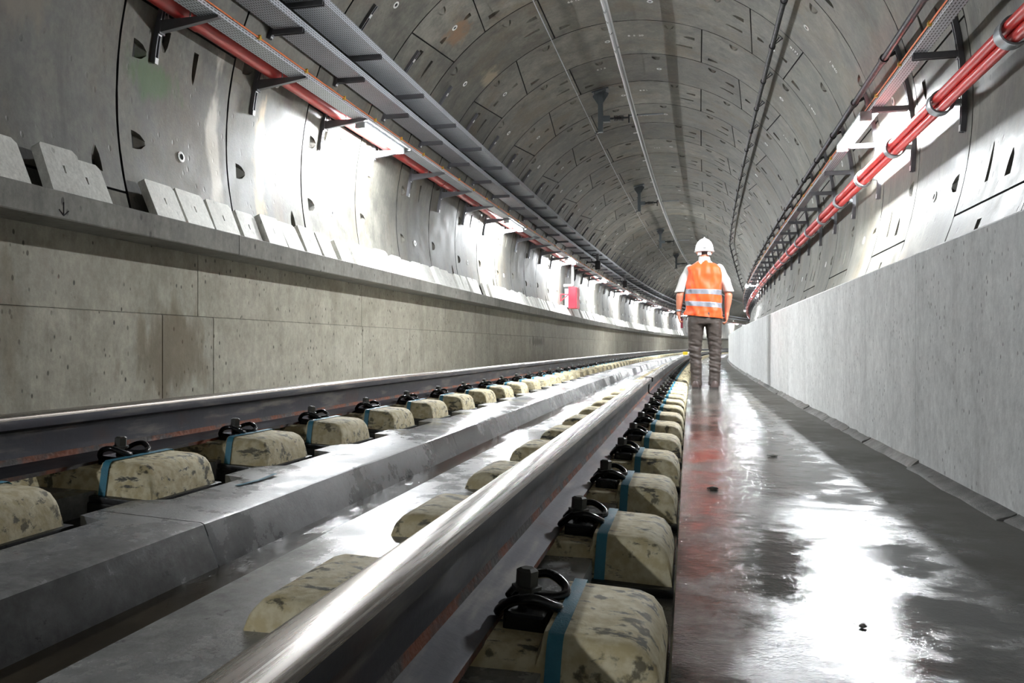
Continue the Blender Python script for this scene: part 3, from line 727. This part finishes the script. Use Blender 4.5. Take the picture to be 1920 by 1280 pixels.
# ------------------------------------------------------------------ overhead conductor rail
CDD, CDZ = -1.0, 3.985
pr = [(-.04, .085), (-.04, .078), (-.022, .072), (-.018, .03), (-.024, .012), (-.016, 0), (-.006, -.002), (-.006, -.012), (.006, -.012), (.006, -.002), (.016, 0), (.024, .012), (.018, .03), (.022, .072), (.04, .078), (.04, .085)]
single('conductor_rail', sweep([(CDD+x_, CDZ+z_) for x_, z_ in pr], srange(4, 90, .5))[0], M['alu'], 'bright aluminium overhead conductor rail under the crown', 'conductor rail')
def make_support():
    t = thing('conductor_support', 'grey drop post with ribbed insulator holding the overhead conductor rail', 'support', group='conductor rail supports')
    dP = -1.6; top = CZ+math.sqrt(CR**2-(dP-CD)**2)
    X = lambda d: d-dP; Z = lambda z: z-3.80
    part('base_plate', tf(box(-.15, .15, -.12, .12, -.014, .014, .003), (0, 0, Z(top)-.012), ry=-math.asin((CD-dP)/CR)), M['support'], t)
    part('post', J(box(-.043, .043, -.04, .04, 0, Z(top)-.02, .004)), M['support'], t)
    gs = [(-.04, Z(top)-.25), (-.14, Z(top)-.1), (-.14, Z(top)-.075), (-.04, Z(top)-.03)]
    part('gusset', J(([(x_, y_, z_) for y_ in (-.006, .006) for x_, z_ in gs], [[0, 1, 2, 3], [7, 6, 5, 4], [0, 4, 5, 1], [1, 5, 6, 2], [2, 6, 7, 3], [3, 7, 4, 0]]),
                     ([(-x_, y_, z_+.03) for y_ in (-.006, .006) for x_, z_ in gs], [[3, 2, 1, 0], [4, 5, 6, 7], [1, 5, 4, 0], [2, 6, 5, 1], [3, 7, 6, 2], [0, 4, 7, 3]])), M['support'], t)
    for sx in (-1, 1):
        for sy in (-1, 1): part('stud', tube([(sx*.1, sy*.09, Z(top)+sx*.02-.1), (sx*.1, sy*.09, Z(top)+sx*.02)], .006, 6), M['support'], t)
    part('clamp_band', J(box(-.048, .048, -.045, .045, .15, .165), box(-.048, .048, -.045, .045, .30, .315)), M['support'], t)
    zi = .235
    part('bracket_box', box(.035, .17, -.045, .045, zi-.055, zi+.045, .004), M['support'], t)
    pr = [(.018, .17), (.018, .235)]
    x_ = .235
    while x_ < .40: pr += [(.02, x_), (.056, x_+.008), (.056, x_+.011), (.02, x_+.018)]; x_ += .022
    pr += [(.018, x_), (.018, .50)]
    part('insulator', tf(lathe(pr, 16, 'X'), (0, 0, zi)), M['insul'], t, 30)
    part('rail_clamp', J(box(.49, .515, -.03, .03, zi-.1, zi+.05, .004), box(.51, .66, -.02, .02, .262, .276)), M['insul'], t)
    part('cross_rod', box(.52, 1.1, -.014, .014, zi+.045-.026, zi+.045, .003), M['galv'], t)
    part('wire_clamp', J(box(-.09, -.02, -.02, .02, .0, .02), box(-.1, -.07, -.025, .025, -.03, .012)), M['insul'], t)
    return t
sp = make_support(); along(sp, [14.23+8.6*k for k in range(-1, 7)], -1.6, 3.80)
single('earth_wire', tube([W(s, -1.685, 3.79) for s in srange(4, 66, .6)], .006, 6), M['galv'], 'thin bare wire running along the drop posts', 'wire', smooth=60)

# ------------------------------------------------------------------ cover slabs leaning on the left lining
def make_cover(wd, ht, th_, nib):
    """local: x towards the track (face), y along, z up; leaning edge at z=0"""
    out = [(-wd/2, 0), (wd/2, 0), (wd/2, ht-.03), (wd/2-.03, ht), (-wd/2+.012, ht), (-wd/2, ht-.012)]
    slot = [(-.006, ht*.60), (.006, ht*.60), (.008, ht*.72), (-.008, ht*.72)]
    bm = bmesh.new()
    f_ = [bm.verts.new((th_/2, y_, z_)) for y_, z_ in out]; b_ = [bm.verts.new((-th_/2, y_, z_)) for y_, z_ in out]
    fs = [bm.verts.new((th_/2, y_, z_)) for y_, z_ in slot]; bs = [bm.verts.new((-th_/2+.004, y_, z_)) for y_, z_ in slot]
    n = len(out)
    for i in range(n): bm.faces.new([f_[i], b_[i], b_[(i+1) % n], f_[(i+1) % n]])
    bm.faces.new(b_[::-1])
    # front with slot: bridge manually
    q = [(0, 0), (1, 1), (2, 2), (3, 2), (4, 3), (5, 3)]
    for i in range(n):
        a, b2 = q[i][1], q[(i+1) % n][1]
        bm.faces.new([f_[i], f_[(i+1) % n], fs[b2], fs[a]] if a != b2 else [f_[i], f_[(i+1) % n], fs[a]])
    for i in range(4): bm.faces.new([fs[i], fs[(i+1) % 4], bs[(i+1) % 4], bs[i]])
    bm.faces.new(bs)
    bmesh.ops.recalc_face_normals(bm, faces=bm.faces[:]); bm.verts.index_update()
    r = [tuple(p.co) for p in bm.verts], [[p.index for p in f.verts] for f in bm.faces]; bm.free(); return r
mcs = [mesh('concrete_cover', make_cover(w_, h_, t_, 0), M['cover'], 0, None, None, False)[0] for w_, h_, t_ in ((.33, .42, .055), (.36, .43, .06), (.30, .40, .05), (.27, .43, .065))]
def cover(s, lean, yaw, k, label, group=None, dz=0, off=0):
    x, y, t = fr(s); o = bpy.data.objects.new('concrete_cover', mcs[k]); col.objects.link(o)
    h_ = (.42, .43, .40, .43)[k]; zt = .753+h_*math.cos(lean); dt = lin(z=zt, side=-1)
    db = dt + h_*math.sin(lean) + .034/math.cos(lean)*1.0 + off
    m = Matrix.Translation(W(s, db, .7545 + .5*(.055, .06, .05, .065)[k]*math.sin(lean))) @ Matrix.Rotation(-t+yaw, 4, 'Z') @ Matrix.Rotation(-lean, 4, 'Y')
    o.matrix_world = m; tag(o, label, 'cover slab', group)
    if group: ORD.setdefault('cover', []).append((s, o))
GC = 'cover slabs leaning along the ledge'
cover(3.63, .40, 0, 1, 'pale concrete cover leaning behind the thick cover near the drawn arrow')
cover(4.03, .36, -.05, 3, 'thick pale concrete cover leaning in front of its neighbours near the drawn arrow', off=.075)
cover(4.30, .40, .0, 0, 'pale concrete cover leaning beside the black ring joint, last of the group of three')
s = 5.02; k = 0
while s < 62:
    cover(s, random.uniform(.33, .46), random.uniform(-.06, .06), [0, 1, 0, 2, 0][k % 5], 'pale concrete cover slab in the long row leaning on the left lining', GC, off=random.choice((0, 0, 0, .03)))
    s += random.uniform(.335, .40) + (.25 if random.random() < .05 else 0); k += 1

# ------------------------------------------------------------------ cabinet and small fittings on the far left
s_c = 23.1; x, y, t = fr(s_c)
cb = thing('hose_cabinet', 'red hose cabinet on the left lining with grey backing', 'cabinet', W(s_c, -3.62, 1.10), (0, 0, -t))
part('body', box(-.02, .2, -.2, .38, 0, .62, .008), M['redbox'], cb); part('grey_backing', box(-.13, -.02, -.22, .3, .02, .56, .006), M['greybox'], cb)  # plain grey block set behind the red body
dr = part('door', box(.2, .218, -.18, .36, .03, .59, .006), M['redbox'], cb); sub('handle', box(.218, .236, .28, .31, .27, .36, .004), M['galv'], dr)
part('signal_knob', tf(lathe([(.02, 0), (.02, .03)], 10), (.08, -.1, .62)), M['insul'], cb)
single('white_pipe', tube(smoothpts([W(22.9, -3.52, 2.36), W(22.9, -3.52, 2.0), W(22.9, -3.52, 1.80), W(22.9, -3.53, 1.765), W(22.9, -3.6, 1.755), W(22.9, -3.78, 1.755)], 4), .04, 10), M['white_plastic'], 'white pipe dropping from the left tray to the red cabinet', 'pipe', smooth=60)
b0 = W(22.2, -3.74, 1.28); x, y, t = fr(22.2)
tb = thing('shelf_bracket', 'small red triangular bracket beside the red cabinet', 'bracket', b0, (0, 0, -t))
part('top_bar', box(0, .26, -.02, .02, .16, .185), M['redbox'], tb); part('brace', tube([(.02, 0, .0), (.22, 0, .165)], .012, 6), M['redbox'], tb); part('back_bar', box(-.01, .015, -.02, .02, -.02, .185), M['redbox'], tb)
for i, (s, zz) in enumerate(((25.6, 2.45), (33.0, 2.4))):  # named by their order beyond the cabinet
    x, y, t = fr(s); q = thing('loudspeaker', ('first', 'second')[i]+' black box speaker beside the left trays past the red cabinet', 'speaker', W(s, -3.16, zz), (0, 0, -t), 'speakers beside the left trays')
    part('case', box(-.08, .08, -.09, .09, 0, .28, .01), M['clipblk'], q); part('mount', box(-.05, .03, -.05, .05, .28, .52, .006), M['dsteel'], q)
    part('loop_cable', tube(smoothpts([(-.02, 0, .5), (-.16, -.05, .52), (-.2, -.05, .3), (-.08, 0, .2)], 5), .012, 6), M['cable'], q, 60)
x, y, t = fr(42.5); q = thing('rail_stop_marker', 'small yellow marker post standing by the far rail', 'marker', W(42.5, -1.35, -.46), (0, 0, -t))
part('foot', box(-.1, .1, -.06, .06, 0, .03, .004), M['yellow'], q); part('board', box(-.12, .12, -.02, .02, .03, .17, .005), M['yellow'], q)
# scraps on the floor
def scrap(p, sz, label, mat='debris', name='stone_chip'):
    bm = bmesh.new(); bmesh.ops.create_icosphere(bm, subdivisions=2, radius=1)
    for v in bm.verts: v.co = Vector((v.co.x*sz[0], v.co.y*sz[1], v.co.z*sz[2]))*(1+.7*mnoise.noise(v.co*2.3+Vector(p)*7))
    bm.verts.index_update(); vf = [tuple(v.co+Vector(p)) for v in bm.verts], [[v.index for v in f.verts] for f in bm.faces]; bm.free()
    single(name, vf, M[mat], label, 'debris')
scrap(W(2.95, .085, -.508), (.018, .012, .006), 'dark flat chip lying in the red reflection on the wet floor')
scrap(W(3.9, .38, -.509), (.022, .009, .005), 'pale splinter lying on the walkway before the bench', 'cover')
scrap(W(1.56, .31, -.509), (.007, .006, .004), 'tiny brown stone on the dry side of the walkway')
scrap(W(1.22, .02, -.509), (.016, .009, .006), 'black lump at the edge of the walkway by the nearest rail block')
scrap(W(1.30, -.80, -.493), (.022, .026, .006), 'dark clod of mud on the slab between the rails')
scrap(W(1.38, -.74, -.494), (.012, .010, .005), 'small dark crumb beside the mud clod between the rails')
p = [W(2.28, -1.40, -.4395), W(2.40, -1.385, -.4395), W(2.52, -1.40, -.4395)]
V = []
for q in p: V += [q, (q[0]+.02, q[1]-.008, q[2]+.001)]
single('tape_scrap', (V, [[0, 1, 3, 2], [2, 3, 5, 4]]), M['tape'], 'torn scrap of blue tape lying on the left slab', 'tape')
# PERSON-HERE
# ------------------------------------------------------------------ the worker
M['skin'] = plain('skin', srgb(178, 112, 86), .5, nscale=12, var=.1)
g = G('orange_vest_fabric'); n = g.noise(14, 4); M['vest'] = g.out(g.mix(n, srgb(205, 58, 0), srgb(226, 84, 0)), .6, g.bump(g.noise(260, 2), .15, .002), **{'Sheen Weight': .2})
M['band'] = plain('silver_reflective_band', srgb(128, 130, 138), .4, .2, nscale=30)
M['shirt'] = plain('white_shirt_cotton', srgb(176, 174, 171), .75, nscale=20, var=.05)
g = G('brown_grey_trousers'); n = g.noise(9, 5, vec=g.map(scale=(1, 1, 2.2))); M['trousers'] = g.out(g.mix(n, srgb(40, 33, 29), srgb(70, 60, 54)), .62, g.bump(g.noise(320, 2), .2, .002))
M['shoe'] = plain('brown_shoe_leather', srgb(66, 52, 48), .5)
M['sole'] = plain('dark_sole', srgb(46, 40, 38), .7)
M['helmet'] = plain('white_helmet_shell', srgb(240, 240, 240), .25, nscale=3, var=.03)
M['hair'] = plain('dark_hair', srgb(34, 26, 24), .7, nscale=80, var=.4)
M['radio'] = plain('dark_red_radio_case', srgb(120, 44, 58), .4)
def cap(p0, p1, r0, r1, seg=14, sy=1.0):
    p0, p1 = Vector(p0), Vector(p1); t = (p1-p0).normalized(); u = Vector((0, 1, 0)) if abs(t.y) < .8 else Vector((1, 0, 0))
    a = t.cross(u).normalized(); b = t.cross(a).normalized(); L = (p1-p0).length; st = []
    for k in range(1, 5): an = PI/2*k/4; st.append((-r0*math.cos(an), r0*math.sin(an)))
    st += [(L*q/4, r0+(r1-r0)*q/4) for q in range(1, 4)]
    for k in range(4, 0, -1): an = PI/2*k/4; st.append((L+r1*math.cos(an), r1*math.sin(an)))
    rg = []
    for h, r in st:
        rg.append([tuple(p0+t*h+(a*math.cos(2*PI*k/seg)+b*math.sin(2*PI*k/seg)*sy)*r) for k in range(seg)])
    return loft(rg)
def ell(c, r, seg=18, n=10):
    rg = [[(c[0]+r[0]*math.sin(PI*i/n)*math.cos(2*PI*k/seg), c[1]+r[1]*math.sin(PI*i/n)*math.sin(2*PI*k/seg), c[2]-r[2]*math.cos(PI*i/n)) for k in range(seg)] for i in range(1, n)]
    return loft(rg)
def ring(z, cx, cy, rx, ry, p=2.4, n=40, tilt=0.0):
    out = []
    for k in range(n):
        a = 2*PI*k/n; c, s_ = math.cos(a), math.sin(a)
        x_ = cx+rx*math.copysign(abs(c)**(2/p), c); out.append((x_, cy+ry*math.copysign(abs(s_)**(2/p), s_), z+tilt*(x_-cx)))
    return out
def interp_rings(R, rows):
    """R: list of (z,cx,cy,rx,ry,p,tilt); returns denser list"""
    zs = [r[0] for r in R]; out = []
    for i in range(rows):
        z = zs[0]+(zs[-1]-zs[0])*i/(rows-1)
        out.append([float(np.interp(z, zs, [r[k] for r in R])) for k in range(len(R[0]))])
    return out
def remesh(vf, vox, smooth=4, disp=None):
    me = bpy.data.meshes.new('t'); me.from_pydata(vf[0], [], vf[1]); ob = bpy.data.objects.new('t', me); col.objects.link(ob)
    md = ob.modifiers.new('r', 'REMESH'); md.mode = 'VOXEL'; md.voxel_size = vox
    if smooth: sm = ob.modifiers.new('s', 'SMOOTH'); sm.factor = .5; sm.iterations = smooth
    dg = bpy.context.evaluated_depsgraph_get(); dg.update()
    m2 = bpy.data.meshes.new_from_object(ob.evaluated_get(dg)); bpy.data.objects.remove(ob)
    V = [v.co.copy() for v in m2.vertices]; N = [v.normal.copy() for v in m2.vertices]
    if disp: V = [v+n*disp(v) for v, n in zip(V, N)]
    return [tuple(v) for v in V], [list(p.vertices) for p in m2.polygons]
def hand(wx, wy, wz, side):
    """side -1 left, 1 right; palm faces the thigh"""
    L = []; k = Vector((wx, wy, wz)); inn = -side
    L.append(cap(k+Vector((0, 0, .01)), k+Vector((0, .002, -.03)), .026, .028))
    for yo in (-.022, 0, .022): L.append(cap(k+Vector((0, yo*.7, -.03)), k+Vector((inn*.004, yo, -.082)), .016, .0155, 10))
    for yo, ln in ((-.032, .8), (-.011, .95), (.011, 1.0), (.032, .92)):
        a = k+Vector((inn*.004, yo, -.086)); b = a+Vector((inn*.008, .001, -.036*ln)); c = b+Vector((inn*.022, 0, -.018*ln)); e = c+Vector((inn*.016, 0, .008))
        L += [cap(a, b, .0105, .0095, 8), cap(b, c, .0095, .009, 8), cap(c, e, .009, .008, 8)]
    a = k+Vector((inn*.006, .024, -.03)); b = a+Vector((inn*.010, .028, -.030)); c = b+Vector((inn*.012, .006, -.028))
    L += [cap(a, b, .014, .0115, 8), cap(b, c, .011, .0095, 8)]
    return L
man = thing('person', 'person in orange vest and white helmet standing with back turned on the walkway', 'person')
bp = [ell((0, 0, .93), (.155, .115, .14)), ell((0, 0, 1.10), (.155, .12, .18)), ell((0, -.005, 1.31), (.17, .12, .19)), cap((-.15, -.005, 1.44), (.16, -.005, 1.44), .05, .05),
      cap((.002, .0, 1.47), (.005, .015, 1.62), .062, .054), ell((.005, .03, 1.695), (.077, .097, .118)), ell((.005, .062, 1.62), (.052, .06, .052)),
      ell((.005, .128, 1.665), (.013, .02, .022)), ell((-.078, .02, 1.655), (.012, .022, .034)), ell((.088, .02, 1.655), (.012, .022, .034)),
      cap((.005, .118, 1.632), (.005, .122, 1.628), .016, .014)]
for sd, sh, el, wr_ in ((-1, (-.19, -.005, 1.425), (-.283, -.015, 1.13), (-.298, .02, .945)), (1, (.2, -.005, 1.425), (.288, -.015, 1.12), (.272, .02, .93))):
    bp += [cap(sh, el, .044, .040), cap(el, ((el[0]*.5+wr_[0]*.5), (el[1]+wr_[1])/2, (el[2]+wr_[2])/2), .045, .041), cap(((el[0]*.5+wr_[0]*.5), (el[1]+wr_[1])/2, (el[2]+wr_[2])/2), wr_, .04, .027)]
    bp += hand(wr_[0], wr_[1], wr_[2]-.01, sd)
for sx, hx, kx, ax in ((-1, -.085, -.105, -.09), (1, .095, .132, .12)):
    bp += [cap((hx, 0, .86), (kx, .01, .46), .082, .058), cap((kx, .01, .46), (ax, -.02, .1), .055, .04), cap((ax, -.02, .07), (ax+.02*sx, .12, .045), .038, .032)]
part('body', remesh(J(*bp), .0065, 3), M['skin'], man, 180)
# trousers
hips = [(1.0, .008, 0, .178, .125, 2.3, 0), (.93, .01, 0, .192, .132, 2.4, 0), (.85, .01, 0, .202, .138, 2.5, 0), (.78, .01, 0, .2, .13, 2.6, 0)][::-1]
tv = [loft([ring(*r[:6], n=30) for r in interp_rings(hips, 6)])]
for rows in ([(.035, -.09, -.012, .070, .085, 2, 0), (.12, -.09, -.012, .066, .076, 2, 0), (.3, -.098, -.004, .070, .078, 2, 0), (.45, -.105, .006, .076, .082, 2, 0), (.62, -.101, .004, .088, .1, 2, 0), (.8, -.092, 0, .101, .125, 2, 0)],
             [(.035, .12, -.012, .072, .085, 2, 0), (.12, .12, -.012, .068, .076, 2, 0), (.3, .129, -.004, .070, .078, 2, 0), (.45, .134, .006, .074, .082, 2, 0), (.62, .122, .004, .088, .1, 2, 0), (.8, .11, 0, .101, .125, 2, 0)]):
    tv.append(loft([ring(*r[:6], n=24) for r in interp_rings(rows, 16)]))
def fold(v):
    k = min(1, max(.15, 1-abs(v.z-.38)/.4))
    a = mnoise.noise((v.x*9+3*(v.x > 0), v.y*6, v.z*34+v.x*9))*.017*k
    return a + mnoise.noise((v.x*30, v.y*30, v.z*60))*.0025
part('trousers', remesh(J(*tv), .009, 3, fold), M['trousers'], man, 180)
# shirt: torso, sleeves, collar
sv = [loft([ring(*r[:6], n=30) for r in interp_rings([(.95, 0, 0, .165, .122, 2.3, 0), (1.2, 0, 0, .172, .125, 2.3, 0), (1.4, 0, 0, .18, .122, 2.4, 0), (1.49, .003, 0, .15, .09, 2.2, 0), (1.545, .004, .005, .075, .07, 2, 0)], 14)])]
for p0, p1, p2 in (((-.165, -.005, 1.44), (-.238, -.008, 1.30), (-.288, -.012, 1.165)), ((.175, -.005, 1.44), (.246, -.008, 1.30), (.294, -.012, 1.165))):
    sv += [cap(p0, p1, .066, .066), loft([[tuple(Vector(a)+Vector((math.cos(q)*r, math.sin(q)*r*1.05, 0))) for q in [2*PI*k/20 for k in range(20)]] for a, r in ((p1, .064), ([(i+j)/2 for i, j in zip(p1, p2)], .063), (p2, .062))])]
sv.append(loft([ring(1.53, .005, .006, .078, .075, 2), ring(1.56, .005, .008, .07, .07, 2), ring(1.595, .005, .01, .066, .066, 2)]))
part('shirt', remesh(J(*sv), .008, 2, lambda v: mnoise.noise((v.x*14, v.y*10, v.z*9))*.006), M['shirt'], man, 180)
# vest
VR = [(.868, -.017, -.002, .232, .152, 2.6, -.10), (.95, -.012, -.002, .220, .148, 2.6, -.09), (1.1, .0, 0, .208, .146, 2.6, -.05), (1.25, .003, 0, .212, .148, 2.7, -.02), (1.38, .004, 0, .216, .146, 2.9, 0), (1.45, .004, -.002, .208, .132, 2.9, 0), (1.495, .004, 0, .165, .108, 2.5, 0), (1.53, .004, .004, .095, .086, 2.1, 0), (1.545, .004, .006, .082, .08, 2, 0)]
def vring(z, sc=1.0, n=72):
    zs = [r[0] for r in VR]; q = [float(np.interp(z, zs, [r[k] for r in VR])) for k in range(7)]
    pts = ring(z, q[1], q[2], q[3]*sc, q[4]*sc, q[5], n, q[6]); out = []
    for x_, y_, z_ in pts:
        w_ = mnoise.noise((x_*19+z_*3, y_*7, z_*5))*.03 + mnoise.noise((x_*40, y_*14, z_*12))*.012
        if z_ < 1.0: w_ += mnoise.noise((x_*6, y_*6, z_*26))*.010*(1.05-z_)*6
        dx, dy = x_-q[1], y_-q[2]; L = math.hypot(dx, dy) or 1
        out.append((x_+dx/L*w_, y_+dy/L*w_, z_))
    return out
rows = [.868+(1.545-.868)*i/44 for i in range(45)]
vv = loft([vring(z) for z in rows]+[vring(z, .97) for z in rows[::-1]], False)
vs_ = part('vest', vv, M['vest'], man, 180)
for z0_, z1_b in ((.985, 1.045), (1.135, 1.195)):
    zz = [z0_+(z1_b-z0_)*i/5 for i in range(6)]
    sub('reflective_band', loft([vring(z, 1.012) for z in zz]+[vring(z, .995) for z in zz[::-1]], False), M['band'], vs_, 180)['label'] = 'silver reflective band'
# shoes
for ax, tw in ((-.09, -.14), (.12, .06)):
    so_ = []
    for yy, wd, hh in ((-.085, .036, .07), (-.07, .047, .085), (-.02, .05, .1), (.05, .048, .085), (.11, .05, .06), (.17, .045, .05), (.195, .028, .035)):
        so_.append([(wd*math.cos(a), yy, .018+max(0, hh*math.sin(a))) for a in [2*PI*k/16 for k in range(16)]])
    sh = part('shoe', tf(loft(so_), (ax, -.015, 0), rz=tw), M['shoe'], man, 60)
    so2 = [[(wd*1.08*math.cos(a), yy, z_) for a in [2*PI*k/16 for k in range(16)] for yy, wd in [(q[0]+.0*math.sin(a), q[1])]] for z_, q in ((0, (0, .05)), (.02, (0, .05)))]
    ol = [(-.04, -.09), (.04, -.09), (.052, -.02), (.05, .1), (.03, .195), (-.03, .195), (-.05, .1), (-.052, -.02)]
    sub('sole', tf(([(x_, y_, z_) for z_ in (0, .022) for x_, y_ in ol], grid_faces(2, 8)+[list(range(8))[::-1], list(range(8, 16))]), (ax, -.015, 0), rz=tw), M['sole'], sh)
# helmet
hr = []
for z_, rx, ry in ((1.655, .117, .14), (1.660, .121, .146), (1.668, .113, .137), (1.70, .108, .130), (1.74, .100, .121), (1.775, .083, .101), (1.803, .056, .07), (1.820, .024, .032), (1.824, .006, .008)):
    hr.append([(.005+rx*math.cos(a), .03+ry*math.sin(a)+(.03*max(0, math.sin(a))**3 if z_ < 1.665 else 0), z_) for a in [2*PI*k/32 for k in range(32)]])
hm = part('helmet', loft(hr), M['helmet'], man, 40)
sub('ridge', tube([(.005, -.085+.0, 1.74), (.005, -.06, 1.785), (.005, -.01, 1.822), (.005, .06, 1.826), (.005, .12, 1.782)], .011, 8), M['helmet'], hm, 60)
sub('rear_slot', box(-.012, .022, -.112, -.098, 1.688, 1.693), M['hair'], hm)
hb = [[(.005+.083*math.cos(a), .03+.101*math.sin(a), z_) for a in [PI*1.08+PI*.84*k/24 for k in range(25)]] for z_ in (1.612, 1.662)]
V = hb[0]+hb[1]; F = [[i, i+1, 26+i, 25+i] for i in range(24) if not 8 <= i < 16]
sub('head_band', (V, F), M['helmet'], hm)
part('hair', J(ell((.005, .018, 1.668), (.080, .094, .068))), M['hair'], man, 180)
part('wristwatch', tf(lathe([(.031, -.012), (.0335, -.010), (.0335, .010), (.031, .012)], 16), (-.298, .018, .948)), M['galv'], man, 60)
xm, ym, tm = fr(9.97); man.location = W(9.97, .154, -.513); man.rotation_euler = (0, 0, -tm+.02)
rad = thing('handheld_radio', 'small dark red radio held in the left hand of the person', 'radio')
part('case', box(-.014, .014, -.026, .026, 0, .115, .004), M['radio'], rad); part('antenna', tube([(0, .018, .11), (0, .018, .15)], .006, 8), M['insul'], rad); part('speaker_grille', box(-.016, -.012, -.018, .018, .06, .1), M['insul'], rad)
c_, s_ = math.cos(-tm+.02), math.sin(-tm+.02); lx, ly = -.262, .022
rad.location = Vector(man.location)+Vector((lx*c_-ly*s_, lx*s_+ly*c_, .735)); rad.rotation_euler = (.12, 0, -tm)

# ------------------------------------------------------------------ labels that count from the person
NTH = ['first', 'second', 'third', 'fourth', 'fifth', 'sixth', 'seventh', 'eighth', 'ninth', 'tenth', 'eleventh', 'twelfth']
def count_labels(lst, what):
    ah = sorted((q for q in lst if q[0] >= 9.97), key=lambda q: q[0]); be = sorted((q for q in lst if q[0] < 9.97), key=lambda q: -q[0])
    for L, w_ in ((ah, 'ahead of'), (be, 'behind')):
        for i, (s_, o) in enumerate(L):
            o['label'] = ('%s %s %s the person' % (NTH[i], what, w_)) if i < 12 else ('%s more than twelve places %s the person' % (what, w_))
count_labels(OB[bR.name], 'cream rail block beside the walkway'); count_labels(OB[bL.name], 'cream rail block near the beige wall')
count_labels(ORD[lb.name], 'tapered arm strut under the dark red pipe'); count_labels(ORD[ub.name], 'strut with two arms carrying the wide trays')
count_labels(ORD[rb.name], 'strut with red conduit clamp above the bench'); count_labels(ORD[ll.name], 'lit tube lamp under the lowest left tray')
count_labels(ORD[lr.name], 'lit tube lamp under the right tray'); count_labels(ORD[sp.name], 'drop post with ribbed insulator')
count_labels(ORD[so.name], 'black standoff clip of the ceiling cable')
count_labels(ORD['cover'], 'pale cover slab in the long leaning row')
